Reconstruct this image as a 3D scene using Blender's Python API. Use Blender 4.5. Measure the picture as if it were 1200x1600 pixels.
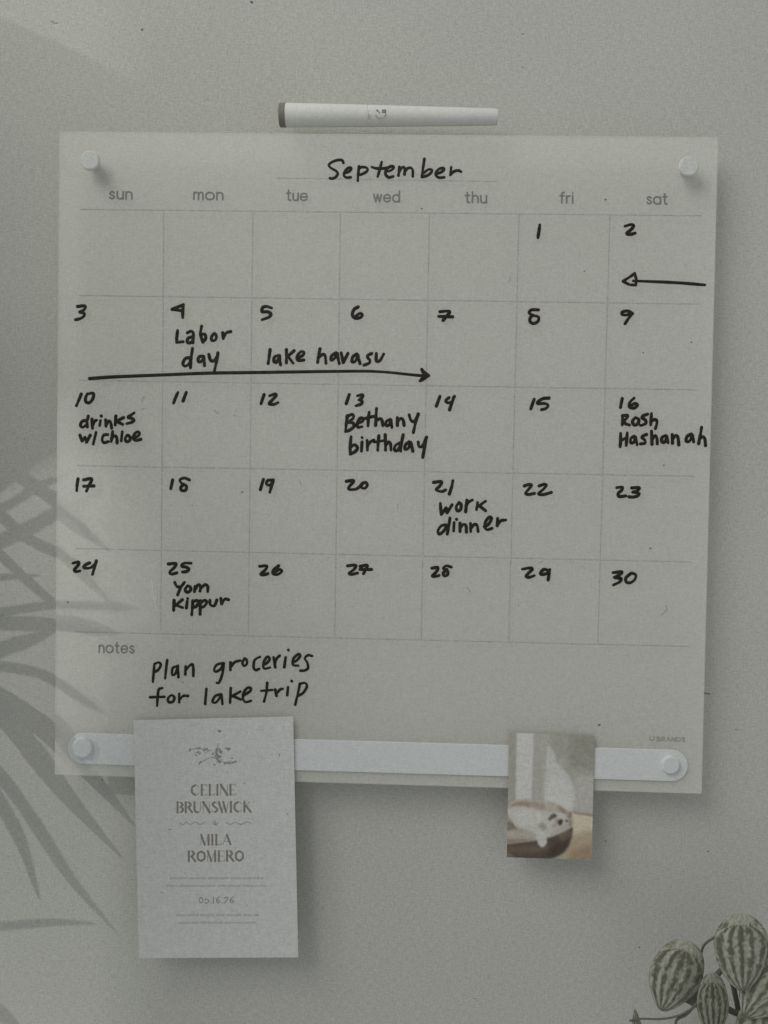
import bpy, bmesh, math, random
import numpy as np
from mathutils import Vector, Matrix
random.seed(4)
S = bpy.context.scene
for o in list(bpy.data.objects):
    bpy.data.objects.remove(o)

# ------------------------------------------------------------------ camera
PITCH = 0.055                       # one calendar column, metres
FPX = 1400.0                        # focal length in pixels of a 1200x1600 frame
RX, RY, RZ = 0.044722, 0.027292, 0.019430
TT = Vector((-0.02827, -0.953426, 10.157831))
YB = -0.018                         # front face of the clear calendar board
ZC = 1.5
cx, sx = math.cos(RX), math.sin(RX)
cy, sy = math.cos(RY), math.sin(RY)
cz, sz = math.cos(RZ), math.sin(RZ)
RM = (Matrix(((cz, -sz, 0), (sz, cz, 0), (0, 0, 1))) @ Matrix(((cy, 0, sy), (0, 1, 0), (-sy, 0, cy)))
      @ Matrix(((1, 0, 0), (0, cx, -sx), (0, sx, cx))))
RT = RM.transposed()
def g2w(v):                         # board grid axes (right, down, into wall) -> world axes
    return Vector((v.x, v.z, -v.y))
CAM = g2w(-(RT @ TT)) * PITCH + Vector((0, YB, ZC))
AX = [g2w(RT @ Vector(e)) for e in ((1, 0, 0), (0, 1, 0), (0, 0, 1))]   # right, down, forward
def at(px, py, y=YB):               # the point of the plane y = const seen at a photo pixel
    d = AX[0] * ((px - 600) / FPX) + AX[1] * ((py - 800) / FPX) + AX[2]
    return CAM + d * ((y - CAM.y) / d.y)
MM = PITCH / 138.0                  # metres per photo pixel on the board

cd = bpy.data.cameras.new('camera')
cam = bpy.data.objects.new('camera', cd)
S.collection.objects.link(cam)
cd.sensor_fit = 'VERTICAL'; cd.sensor_height = 32.0; cd.sensor_width = 24.0
cd.lens = FPX / 1600 * 32.0
cd.clip_start = 0.02; cd.clip_end = 50
R3 = Matrix((AX[0], -AX[1], -AX[2])).transposed()
cam.matrix_world = Matrix.Translation(CAM) @ R3.to_4x4()
S.camera = cam

# ------------------------------------------------------------------ light
w = bpy.data.worlds.new('World'); S.world = w; w.use_nodes = True
w.node_tree.nodes['Background'].inputs[0].default_value = (0.945, 0.975, 1.0, 1)
w.node_tree.nodes['Background'].inputs[1].default_value = 0.295

def aim(o, p):
    o.rotation_euler = (Vector(p) - o.location).to_track_quat('-Z', 'Y').to_euler()
kd = bpy.data.lights.new('window_light', 'AREA')
kd.shape = 'RECTANGLE'; kd.size = 1.3; kd.size_y = 1.3; kd.energy = 20.5; kd.color = (1.0, 0.985, 0.93)
key = bpy.data.objects.new('window_light', kd); S.collection.objects.link(key)
KP = Vector((-1.15, -1.32, ZC + 1.45)); key.location = KP; aim(key, (0, 0, ZC))
sd = bpy.data.lights.new('sun_beam', 'SPOT')
sd.energy = 98; sd.color = (0.97, 1.0, 0.965); sd.shadow_soft_size = 0.011
sd.spot_size = math.radians(21); sd.spot_blend = 1.0
LP = Vector((-2.6, -1.3, ZC + 1.1))
sun = bpy.data.objects.new('sun_beam', sd); S.collection.objects.link(sun)
sun.location = LP; aim(sun, (-0.30, 0, ZC - 0.13))

S.view_settings.view_transform = 'Standard'; S.view_settings.look = 'None'
S.view_settings.exposure = 0; S.view_settings.gamma = 1
S.view_settings.use_curve_mapping = False
S.render.engine = 'CYCLES'
S.cycles.max_bounces = 8; S.cycles.transparent_max_bounces = 16

# ------------------------------------------------------------------ materials
def lin(c):
    c = c / 255.0
    return c / 12.92 if c <= 0.04045 else ((c + 0.055) / 1.055) ** 2.4
def alb(r, g, b, e=0.5):            # surface colour of something seen as r,g,b under irradiance e
    return tuple(min(0.88, lin(v) / e) for v in (r, g, b))

def mat(name, col, rough=0.8, alpha=1.0, grain=0.30, scale=900, weave=0.0, spec=0.2, attr=None,
        bump=0.0, blotch=0.03, trans=0.0):
    m = bpy.data.materials.new(name); m.use_nodes = True
    nt = m.node_tree; N = nt.nodes; L = nt.links
    p = N['Principled BSDF']
    p.inputs['Roughness'].default_value = rough
    p.inputs['Specular IOR Level'].default_value = spec
    p.inputs['Alpha'].default_value = alpha
    tc = N.new('ShaderNodeTexCoord')
    geo = N.new('ShaderNodeNewGeometry')
    def noise(sc, det, stretch=(1, 1, 1)):
        mp = N.new('ShaderNodeMapping'); mp.inputs['Scale'].default_value = stretch
        L.new(geo.outputs['Position'], mp.inputs['Vector'])
        n = N.new('ShaderNodeTexNoise'); n.inputs['Scale'].default_value = sc
        n.inputs['Detail'].default_value = det; n.inputs['Roughness'].default_value = 0.6
        L.new(mp.outputs[0], n.inputs['Vector']); return n.outputs['Fac']
    def math_(op, a, b):
        k = N.new('ShaderNodeMath'); k.operation = op
        for i, v in enumerate((a, b)):
            if isinstance(v, (int, float)): k.inputs[i].default_value = v
            else: L.new(v, k.inputs[i])
        return k.outputs[0]
    g = math_('MULTIPLY', math_('SUBTRACT', noise(scale, 2.5), 0.5), grain * 2)
    h = math_('MULTIPLY', math_('SUBTRACT', noise(scale, 1.0, (0.28, 1, 1.15)), 0.5), grain * 1.1)
    v = math_('MULTIPLY', math_('SUBTRACT', noise(scale, 1.0, (1.15, 1, 0.28)), 0.5), grain * 0.9)
    b = math_('MULTIPLY', math_('SUBTRACT', noise(9, 3), 0.5), blotch * 2)
    f = math_('ADD', math_('ADD', math_('ADD', math_('ADD', g, h), v), b), 1.0)
    mul = N.new('ShaderNodeMix'); mul.data_type = 'RGBA'; mul.blend_type = 'MULTIPLY'
    mul.inputs['Factor'].default_value = 1
    if attr:
        a = N.new('ShaderNodeAttribute'); a.attribute_name = attr
        L.new(a.outputs['Color'], mul.inputs['A'])
    else:
        mul.inputs['A'].default_value = (*col, 1)
    L.new(f, mul.inputs['B'])
    L.new(mul.outputs['Result'], p.inputs['Base Color'])
    if bump:
        bn = N.new('ShaderNodeBump'); bn.inputs['Strength'].default_value = bump
        bn.inputs['Distance'].default_value = 0.0006
        L.new(f, bn.inputs['Height']); L.new(bn.outputs[0], p.inputs['Normal'])
    return m

M = {}
M['wall'] = mat('wall_paint', (0.615, 0.615, 0.56), 0.9, bump=0.25, blotch=0.05)
M['panel'] = mat('frosted_acrylic', (0.88, 0.88, 0.81), 0.6, alpha=0.5, spec=0.25, grain=0.24, blotch=0.02)
M['ink'] = mat('marker_ink', (0.03, 0.025, 0.021), 0.55, grain=0.9, scale=330, spec=0.2)
M['print'] = mat('grey_print', (0.27, 0.27, 0.25), 0.8, grain=0.18)
M['line'] = mat('grid_print', (0.52, 0.52, 0.475), 0.8, grain=0.4)
M['mark'] = mat('faint_print', (0.38, 0.38, 0.35), 0.8, grain=0.25)
M['knob'] = mat('white_knob', (0.76, 0.77, 0.735), 0.6, grain=0.25)
M['strip'] = mat('white_strip', (0.80, 0.825, 0.815), 0.65, grain=0.16)
M['barrel'] = mat('marker_barrel', (0.84, 0.84, 0.79), 0.6, grain=0.15)
M['plug'] = mat('marker_plug', (0.27, 0.245, 0.215), 0.6)
M['card'] = mat('card_paper', (0.76, 0.77, 0.735), 0.85, bump=0.1, grain=0.2)
M['card_ink'] = mat('card_ink', (0.31, 0.28, 0.25), 0.85, grain=0.3)
M['card_faint'] = mat('card_faint_ink', (0.37, 0.355, 0.33), 0.85, grain=0.3)
M['emblem'] = mat('emblem_ink', (0.36, 0.355, 0.34), 0.85, grain=0.5)
M['photo'] = mat('photo_print', None, 0.7, attr='col', grain=0.2)
M['leaf'] = mat('striped_leaf', None, 0.7, attr='col', grain=0.22, spec=0.12)
M['stem'] = mat('plant_stem', (0.17, 0.165, 0.135), 0.7)
M['under'] = mat('leaf_underside', (0.2, 0.2, 0.165), 0.8)
M['pot'] = mat('pot_clay', (0.6, 0.58, 0.54), 0.8)
M['palm'] = mat('palm_green', (0.09, 0.13, 0.05), 0.6)
M['sun_blocker'] = mat('sun_blocker_sheet', (0.6, 0.58, 0.53), 0.9, grain=0.05)
M['speck'] = mat('dark_speck', (0.2, 0.195, 0.18), 0.9, grain=0.2)
M['chip'] = mat('pale_scratch', (0.74, 0.74, 0.69), 0.8)
M['greymark'] = mat('grey_speck', (0.42, 0.42, 0.39), 0.9, grain=0.3)

# ------------------------------------------------------------------ helpers
def link(name, bm, m, parent=None, label=None, smooth=False):
    me = bpy.data.meshes.new(name)
    bmesh.ops.recalc_face_normals(bm, faces=bm.faces[:])
    bm.to_mesh(me); bm.free()
    me.materials.append(m)
    if smooth:
        for p in me.polygons: p.use_smooth = True
    o = bpy.data.objects.new(name, me); S.collection.objects.link(o)
    if parent:
        o.parent = parent
        r = parent
        off = Vector((0, 0, 0))
        while r: off += r.location; r = r.parent
        for vv in me.vertices: vv.co -= off
    if label: o['label'] = label
    return o
def thing(name, loc, label, cat, group=None):
    o = bpy.data.objects.new(name, None); S.collection.objects.link(o)
    o.empty_display_size = 0.02
    o.location = loc; o['label'] = label; o['category'] = cat
    if group: o['group'] = group
    return o
def smooth_path(pts, n=6):
    if len(pts) < 3: return [Vector(p) for p in pts]
    P = [Vector(p) for p in pts]; closed = (P[0] - P[-1]).length < 1e-6
    out = []
    for i in range(len(P) - 1):
        p0 = P[i - 1] if i > 0 else (P[-2] if closed else P[0] * 2 - P[1])
        p1, p2 = P[i], P[i + 1]
        p3 = P[i + 2] if i + 2 < len(P) else (P[1] if closed else P[-1] * 2 - P[-2])
        for k in range(n):
            t = k / n
            out.append(0.5 * ((2 * p1) + (p2 - p0) * t + (2 * p0 - 5 * p1 + 4 * p2 - p3) * t * t
                              + (3 * p1 - p0 - 3 * p2 + p3) * t ** 3))
    out.append(P[-1]); return out
def tube(bm, pts, r, flat=0.25, taper=None, sides=8):
    """rounded pen line through world points lying on a plane y = const"""
    pts = [Vector(p) for p in pts]
    if len(pts) == 1: pts = [pts[0], pts[0] + Vector((r * 0.3, 0, 0))]
    q = [pts[0]]
    for p in pts[1:]:
        if (p - q[-1]).length > 1e-7: q.append(p)
    pts = q
    if len(pts) < 2: pts.append(pts[0] + Vector((r * 0.2, 0, 0)))
    n = len(pts); rings = []
    for i, p in enumerate(pts):
        t = (pts[min(i + 1, n - 1)] - pts[max(i - 1, 0)])
        if t.length < 1e-9: t = Vector((1, 0, 0))
        t.normalize()
        nn = Vector((-t.z, 0, t.x))
        if nn.length < 1e-6: nn = Vector((1, 0, 0))
        nn.normalize(); bb = t.cross(nn)
        ri = r * (taper(i / (n - 1)) if taper else 1)
        sp = []
        if i == 0: sp = [(-1, 0.12), (-0.75, 0.66), (-0.35, 0.94)]
        sp += [(0, 1)]
        if i == n - 1: sp += [(0.35, 0.94), (0.75, 0.66), (1, 0.12)]
        for o, s in sp:
            c = p + t * (o * ri)
            rings.append([bm.verts.new(c + nn * (math.cos(a) * ri * s) + bb * (math.sin(a) * ri * s * flat))
                          for a in [2 * math.pi * k / sides for k in range(sides)]])
    for a, b in zip(rings, rings[1:]):
        for k in range(sides):
            bm.faces.new((a[k], a[(k + 1) % sides], b[(k + 1) % sides], b[k]))
    bm.faces.new(rings[0]); bm.faces.new(rings[-1])
def parse(s):
    return [[tuple(float(v) for v in p.split(',')) for p in st.split()] for st in s.split(';') if st.strip()]
def pen(bm, s, ox, oy, k, r=2.5, y=YB, n=5):
    for st in parse(s):
        path = [at(ox + a / k, oy + b / k, y) for a, b in st]
        ph = random.random() * 6
        path = smooth_path(path, n)
        wob = lambda t, ph=ph: 1 + 0.10 * math.sin(5 * t + ph) + 0.06 * math.sin(13 * t + 2 * ph)
        tube(bm, path, r * MM, 0.12, wob)
def box(bm, x0, x1, y0, y1, z0, z1):
    v = [bm.verts.new((x, y, z)) for x in (x0, x1) for y in (y0, y1) for z in (z0, z1)]
    for f in ((0, 1, 3, 2), (4, 6, 7, 5), (0, 4, 5, 1), (2, 3, 7, 6), (0, 2, 6, 4), (1, 5, 7, 3)):
        bm.faces.new([v[i] for i in f])
def prism(bm, outline, yf, yb):     # outline: world points (x, z); front yf, back yb
    a = [bm.verts.new((x, yf, z)) for x, z in outline]
    b = [bm.verts.new((x, yb, z)) for x, z in outline]
    bm.faces.new(a); bm.faces.new(b[::-1]); n = len(a)
    for i in range(n): bm.faces.new((a[i], b[i], b[(i + 1) % n], a[(i + 1) % n]))
def bevel(bm, off, seg=2):
    bmesh.ops.recalc_face_normals(bm, faces=bm.faces[:])
    es = [e for e in bm.edges if len(e.link_faces) == 2 and e.calc_face_angle(0) > 0.5]
    bmesh.ops.bevel(bm, geom=es, offset=off, segments=seg, affect='EDGES', profile=0.5)
def disc(bm, c, r, y0, y1, n=48, bev=0.0008):   # round button, axis along y
    prof = [(r * 0.98, y0), (r, y0 + (y1 - y0) * 0.1), (r, y1 + bev), (r - bev * 0.35, y1 + bev * 0.3), (r - bev, y1)]
    rings = [[bm.verts.new((c.x + rr * math.cos(2 * math.pi * k / n), yy, c.z + rr * math.sin(2 * math.pi * k / n)))
              for k in range(n)] for rr, yy in prof]
    for a, b in zip(rings, rings[1:]):
        for k in range(n): bm.faces.new((a[k], a[(k + 1) % n], b[(k + 1) % n], b[k]))
    bm.faces.new(rings[0]); bm.faces.new(rings[-1])

# ------------------------------------------------------------------ wall
bm = bmesh.new(); box(bm, -2.2, 2.2, 0.0, 0.1, -0.3, 3.6)
wall = link('wall', bm, M['wall']); wall['kind'] = 'structure'
wall['label'] = 'pale grey-beige matte wall behind the calendar'
bm = bmesh.new()
for x, y, r in ((393, 3, 2.4), (222, 46, 2.0), (325, 156, 1.0), (817, 53, 1.2), (816, 105, 0.9), (999, 1480, 1.4),
                (1106, 1330, 1.5), (946, 1314, 1.4), (160, 1218, 1.3), (106, 1423, 0.9), (1150, 1140, 1.3), (742, 1560, 1.0)):
    tube(bm, [at(x - r * .3, y, 0), at(x + r * .4, y + r * .3, 0)], .75 * r * MM, 0.2)
pen(bm, '1098,1081 1104,1084 1109,1084', 0, 0, 1, 1.0, 0)
pen(bm, '80,33 85,36 90,36', 0, 0, 1, 0.7, 0)
o = link('dust_speck', bm, M['speck'], wall); o['kind'] = 'stuff'

# ------------------------------------------------------------------ calendar board
board = thing('calendar_board', at(608, 1222, YB), 'square frosted clear acrylic monthly calendar filled in with black handwriting', 'calendar')
bm = bmesh.new()
cor = [at(92, 205), at(1123, 214), at(1097, 1241), at(85, 1211)]
prism(bm, [(p.x, p.z) for p in cor], YB, YB + 0.003)
bevel(bm, 0.0006)
panel = link('panel', bm, M['panel'], board)
YG = YB - 0.00005
bm = bmesh.new()
cols = ((256, 251), (395, 388), (532, 523), (671, 658), (811, 795), (953, 934))
rows = ((327, 337), (461.5, 475), (594, 609), (727.5, 744), (857, 878), (987, 1010))
for a, b in cols:
    tube(bm, [at(a, 327 + (a - 126) * .0103, YG), at(b, 987 + (b - 118) * .0237, YG)], 0.85 * MM, 0.1)
for i, (a, b) in enumerate(rows):
    xl = 126 - i * 1.6; xr = 1096 - i * 4
    tube(bm, [at(xl, a, YG - .00001), at(xr, b, YG - .00001)], 0.8 * MM, 0.1)
link('printed_grid', bm, M['line'], board)
bm = bmesh.new(); tube(bm, [at(432, 278, YG), at(776, 283.5, YG)], 0.7 * MM, 0.1)
link('month_line', bm, M['line'], board)

GL = {'n': ('0,0 0,1;0,.5 .08,.85 .36,1 .64,.85 .72,.5 .72,0', .72), 'u': ('0,1 0,.45 .08,.12 .35,0 .62,.12 .72,.45 .72,1;.72,1 .72,0', .72),
      's': ('.58,.82 .32,1 .06,.78 .2,.58 .45,.44 .6,.22 .32,0 .02,.2', .6),
      'm': ('0,0 0,1;0,.5 .08,.85 .32,1 .52,.85 .56,.5 .56,0;.56,.5 .64,.85 .88,1 1.08,.85 1.12,.5 1.12,0', 1.12),
      'o': ('.5,1 .1,.82 0,.5 .1,.16 .5,0 .9,.16 1,.5 .9,.82 .5,1', 1.0),
      'e': ('.03,.5 .95,.5;.95,.5 .85,.84 .5,1 .1,.82 0,.5 .1,.16 .5,0 .88,.2', .96),
      't': ('.26,1.4 .26,.3 .32,.06 .56,.02;0,1 .54,1', .56), 'w': ('0,1 .3,0;.3,0 .58,1;.58,1 .86,0;.86,0 1.16,1', 1.16),
      'd': ('.5,1 .1,.82 0,.5 .1,.16 .5,0 .88,.16 .98,.5 .88,.82 .5,1;.98,1.5 .98,0', .98),
      'a': ('.5,1 .1,.82 0,.5 .1,.16 .5,0 .88,.16 .98,.5 .88,.82 .5,1;.98,1 .98,0', .98),
      'h': ('0,0 0,1.5;0,.5 .08,.85 .36,1 .64,.85 .72,.5 .72,0', .72), 'f': ('.55,1.46 .34,1.44 .24,1.15 .24,0;0,1 .52,1', .5),
      'r': ('0,0 0,1;0,.55 .14,.9 .42,1', .42), 'i': ('0,0 0,1;0,1.38 .01,1.4', .02)}
def text(bm, s, x0, x1, base, xh, r, y, slope=0.012, gl=GL, gap=.36, rr=None):
    adv = sum(gl[c][1] for c in s) + gap * (len(s) - 1); k = (x1 - x0) / adv; x = 0
    for c in s:
        for st in parse(gl[c][0]):
            path = [at(x0 + (x + a) * k, base + (x + a) * k * slope - b * xh, y) for a, b in st]
            tube(bm, smooth_path(path, 5), r * MM, 0.1)
        x += gl[c][1] + gap
for s, x0, x1, b in (('sun', 171, 206, 310.5), ('mon', 303, 348, 311.5), ('tue', 448, 480, 313), ('wed', 584, 624, 315),
                     ('thu', 727, 760, 316.5), ('fri', 875, 895, 317), ('sat', 1011, 1042, 318.5)):
    bm = bmesh.new(); text(bm, s, x0, x1, b, 11.2, 1.35, YG)
    link('weekday_name', bm, M['print'], board, 'small grey printed weekday name %s' % s)
bm = bmesh.new(); text(bm, 'notes', 155, 209, 1019.5, 11.2, 1.3, YG)
link('notes_heading', bm, M['print'], board, 'small grey printed word notes')
CAPS = {'U': ('0,1 0,.3 .15,.03 .35,0 .55,.03 .7,.3 .7,1', .7), 'B': ('0,0 0,1;0,1 .5,.95 .55,.75 .4,.53 0,.52;.4,.52 .65,.3 .5,.03 0,0', .62),
        'R': ('0,0 0,1;0,1 .5,.95 .58,.75 .4,.5 0,.5;.3,.5 .65,0', .65), 'A': ('0,0 .38,1;.38,1 .76,0;.15,.35 .6,.35', .76),
        'N': ('0,0 0,1;0,1 .65,0;.65,0 .65,1', .65), 'D': ('0,0 0,1;0,1 .4,.97 .7,.7 .7,.3 .4,.03 0,0', .7),
        'S': ('.55,.85 .3,1 .05,.78 .3,.52 .58,.28 .3,0 .02,.18', .58)}
bm = bmesh.new(); text(bm, 'U', 1015.5, 1022, 1157, 6.5, .75, YG - .00002, gl=CAPS)
text(bm, 'BRANDS', 1026.5, 1070, 1158, 6.3, .8, YG - .00002, gl=CAPS)
link('maker_mark', bm, M['mark'], board, 'tiny faint printed lettering in the lower corner')

YI = YB - 0.0001
def note(name, strokes, label, r=2.5):
    bm = bmesh.new()
    for ox, oy, k, s in strokes: pen(bm, s, ox, oy, k, r, YI)
    return link(name, bm, M['ink'], board, label, smooth=True)
C1 = (500, 230, 5); C2 = (100, 460, 4); C3 = (400, 460, 4); C4 = (100, 600, 5); C5 = (380, 600, 3.5294); C6 = (800, 330, 3.75)
C7 = (810, 600, 3.871); C8 = (100, 730, 3.4286); D1 = (520, 740, 4); D2 = (800, 740, 5.4545); D3 = (100, 860, 4)
D4 = (390, 860, 3.5294); D5 = (800, 870, 5.4545); D6 = (220, 1000, 4); Z4 = (380, 440, 2.727)
note('handwritten_month', [C1 + ('183,122 172,102 140,100 95,115 68,140 90,165 125,185 138,208 120,235 95,245 78,242;'
     '195,200 225,190 243,172 238,160 215,165 190,195 187,220 205,236 240,235;305,150 298,210 295,262;303,165 330,155 362,160 372,178 350,200 315,215;'
     '482,115 465,180 450,230;405,155 440,165 500,165 530,158;515,187 545,185 573,165 570,150 545,152 518,175 512,210 535,235 572,228;'
     '620,155 617,185 613,222;617,195 635,165 650,155 662,170 660,212;662,190 685,165 712,162 725,185 725,228;'
     '815,92 805,160 795,232;797,232 840,220 870,195 870,175 845,175 810,200;905,207 940,197 968,178 962,163 930,170 905,195 905,220 930,237 970,235;'
     '1025,155 1018,215;1018,218 1045,190 1080,182 1103,192',)], 'black handwritten month name September', 2.2)
NUM = {1: C6 + ('163,80 158,115 152,155',), 2: C6 + ('662,88 695,78 712,85 700,105 672,130 695,135 722,128',),
 3: C2 + ('85,75 130,72 125,95 98,110;98,110 125,118 122,138 98,152 72,158',), 4: C2 + ('741,66 676,93;676,93 744,103;747,62 742,100 742,145',),
 5: C3 + ('98,85 65,75 42,82 38,108 70,108 93,122 80,142 38,158',), 6: C3 + ('638,78 612,95 602,130 620,148 650,145 665,128 650,118 620,138',),
 7: Z4 + ('838,128 880,126 868,145 852,165;833,148 892,150',), 8: C6 + ('155,578 115,578 100,595 125,610 155,620 152,645 125,658 105,645 108,622 122,610',),
 9: C6 + ('705,600 680,585 648,590 645,605 670,608 705,598;702,602 680,632 663,658',),
 10: C4 + ('135,78 118,120 97,170;182,76 168,110 172,140 200,145 226,112 230,76 208,72 190,78',), 11: C4 + ('890,65 870,110 855,150;955,65 930,132',),
 12: C5 + ('115,58 98,108;145,65 175,55 180,65 160,88 143,108 170,112 192,102',), 13: C5 + ('585,58 568,108;630,65 658,60 655,75 638,88;638,88 655,95 650,110 622,120',),
 14: C5 + ('1085,68 1065,122;1135,75 1118,90 1122,102 1150,100 1160,74;1165,68 1150,105 1138,142',), 15: C7 + ('95,92 75,150;185,85 150,88 120,105 118,118 160,118 180,130 165,148 140,155',),
 16: C7 + ('628,88 617,142;700,85 675,110 672,138 700,145 720,128 705,118 680,130',), 17: C8 + ('75,62 70,95 68,125;105,68 148,62 135,95 120,128;105,102 160,100',),
 18: C8 + ('582,68 572,115;672,68 645,58 620,68 632,88 655,100 652,122 632,125 625,110 640,92',), 19: C8 + ('1068,65 1052,120;1118,68 1090,72 1085,92 1105,95 1120,75;1122,68 1112,100 1102,135',),
 20: D1 + ('85,48 125,42 128,52 105,78 98,98 140,98 165,85;165,85 185,62 178,85 200,92 215,72 205,55 185,60',), 21: D1 + ('630,55 680,50 668,78 645,100 680,112 705,102;750,45 742,85 728,128',),
 22: D2 + ('105,105 145,92 165,100 140,135 115,168 140,178 192,168;230,105 270,92 292,100 265,135 225,172 270,178 335,160',),
 23: D2 + ('892,120 940,115 935,140 905,170 915,195 970,190;1020,122 1085,120 1070,145 1030,158;1045,158 1085,170 1070,190 1030,200 998,198',),
 24: D3 + ('55,80 90,72 88,92 65,120 75,132 100,128;160,78 130,92 125,108 160,110 190,90;202,65 190,105 178,150',),
 25: D3 + ('652,85 700,82 688,108 660,135 672,148 705,140;795,80 750,80 735,98 765,105 780,118 765,132 740,135',),
 26: D4 + ('55,88 95,85 88,105 62,130 75,135 100,128;160,85 132,108 130,128 155,132 178,115 165,105 140,118',),
 27: D4 + ('540,85 585,82 575,105 548,125 560,132 595,125;610,88 648,82 640,105 628,128;608,105 672,105',),
 28: D4 + ('1005,98 1038,95 1028,120 1008,140 1020,145 1045,138;1112,92 1085,85 1068,100 1090,112 1092,132 1075,140 1068,125 1088,105',),
 29: D5 + ('88,105 150,95 172,105 140,140 122,165 145,175 190,160;310,115 270,108 243,138 255,150 300,140 320,110;322,108 315,150 308,198',),
 30: D5 + ('860,135 935,128 920,150 870,175;880,178 930,185 915,215 865,240;1005,148 970,180 975,215 1010,220 1045,195 1055,155 1020,140 1000,155',)}
for k, v in NUM.items():
    note('handwritten_number', [v], 'black handwritten date number %d' % k)
note('handwritten_note', [C2 + ('710,225 705,265 703,300;703,300 745,295;770,240 795,230 808,245 805,302;805,262 775,275 770,298 790,302 805,285;'
     '860,198 853,248 868,298;855,250 880,250 885,275 868,298;940,245 922,265 925,288 945,285 952,262 940,245;992,240 995,275;995,270 1015,240 1042,232;'
     '790,395 760,400 743,430 755,448 780,435 795,400;803,338 795,395 790,458;872,385 845,390 838,415 855,420 875,395;873,388 876,415 878,445;'
     '905,375 915,410 935,415 955,390;962,365 955,410 940,478',)], 'handwritten note reading Labor day')
note('handwritten_note', [C3 + ('88,345 82,390 76,432;140,380 115,392 113,420 130,422 145,390;147,382 150,415 153,440;190,345 190,390 190,428;238,352 196,388;200,388 232,430;'
     '262,397 290,382 300,362 280,358 258,385 262,412 298,410;400,340 392,380 385,425;388,395 415,375 432,385 437,430;500,365 472,385 470,410 490,400 508,372;508,370 515,410 520,432;'
     '532,365 545,425;545,425 575,368;630,372 605,390 600,420 620,418 635,385;637,378 642,405 650,432;722,370 700,380 698,395 712,412 705,430 675,442;752,368 752,415 775,412 798,372',)],
     'handwritten note reading lake havasu')
note('handwritten_arrow', [C2 + ('160,526 320,515 620,503 900,492 1195,488 1800,480 2000,485 2200,505 2270,508',), C3 + ('1035,468 1055,488 1078,508;1078,508 1050,526 1025,540;1040,482 1062,506 1036,528',)],
     'long black handwritten arrow pointing right', 2.5)
note('handwritten_arrow', [C6 + ('1130,432 950,418 710,408;650,410 690,385 718,365;718,365 728,400 725,432;725,432 690,430 652,412',)], 'short black handwritten arrow pointing left', 2.3)
note('handwritten_note', [C4 + ('178,285 145,290 128,320 145,338 175,318;190,250 180,295 182,335;218,275 222,345;222,330 235,295 255,282;285,285 278,325;290,248 291,250;325,280 328,330;328,320 350,290 365,300 372,345;'
     '405,250 400,320;465,262 408,292;412,292 458,315;548,225 520,245 500,260 535,270 545,285 525,300 490,310;'
     '125,400 140,445;140,445 165,415;165,415 175,455;175,455 205,400;250,378 228,470;342,395 310,400 298,435 312,458 345,450;380,370 375,410 368,450;370,430 395,405 412,420 415,460;455,372 447,445;'
     '492,400 478,425 485,448 508,445 518,420 500,400;540,422 575,407 590,385 575,372 548,395 545,430 565,440 600,432',)], 'handwritten note reading drinks w/ chloe')
note('handwritten_note', [C5 + ('575,175 568,220 565,262;572,180 600,168 608,185 580,212;580,212 605,215 610,235 585,255 565,262;630,217 655,207 660,192 645,188 630,215 632,238 655,235;695,155 690,195 688,232;672,190 720,178;'
     '735,135 732,185 730,228;732,205 752,192 765,200 770,230;812,195 790,205 788,228 805,225 815,200;815,198 820,240;850,185 850,228;850,210 868,190 882,200 887,228;915,170 925,200 945,205 965,170;965,165 950,215 938,268;'
     '595,290 590,340 590,388;590,388 620,370 630,350 612,335 592,350;655,320 652,370;655,295 656,297;683,310 685,365;685,345 700,320 720,310;748,285 744,325 742,365;722,320 775,312;783,280 784,325 785,365;785,340 800,320 812,330 815,365;'
     '862,325 838,340 835,365 852,365 868,340;882,280 872,330 868,370;915,320 895,335 893,360 910,355 922,330;925,322 935,370;965,320 970,345 990,340 1010,295;1012,292 1000,350 990,405',)],
     'handwritten note reading Bethany birthday')
note('handwritten_note', [C7 + ('630,192 628,248;630,192 660,190 652,210 632,222;635,222 648,240 672,248;705,205 690,225 700,248 722,240 728,215 708,202;782,182 755,192 748,205 768,218 770,238 745,250 738,250;805,178 802,215 800,248;803,222 830,215 838,235 828,270;'
     '618,298 618,340 615,380;620,342 655,325;658,295 655,335 652,372;700,315 680,330 680,355 700,350 708,322;710,320 718,368;775,305 752,315 748,325 765,340 765,358 738,362;805,285 808,365;808,335 828,312 838,330 840,362;'
     '890,310 868,325 868,350 885,350 897,320;898,315 905,355;930,305 932,358;932,335 952,310 965,325 970,368;1045,302 1020,318 1015,345 1035,345 1050,315;1052,308 1060,350;1108,262 1100,310 1090,360;1095,330 1118,318 1128,335 1132,372',)],
     'handwritten note reading Rosh Hashanah')
note('handwritten_note', [D1 + ('672,185 675,225 678,255;678,255 708,215;708,215 714,245;714,245 745,195;790,180 772,205 778,232 798,225 802,195 788,180;838,165 830,238;832,200 848,178 872,165;905,180 898,225;955,172 908,205;915,200 955,232;'
     '710,320 680,325 658,355 665,378 692,360 715,325;732,278 725,330 715,378;758,305 755,358;773,285 774,287;795,310 795,362;795,340 815,318 832,325 835,365;860,310 862,362;862,340 885,318 902,325 908,362;'
     '948,332 975,314 992,280 978,272 955,300 950,335 965,350 995,342;1030,280 1028,325;1028,322 1050,295 1082,290',)], 'handwritten note reading work dinner')
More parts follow.
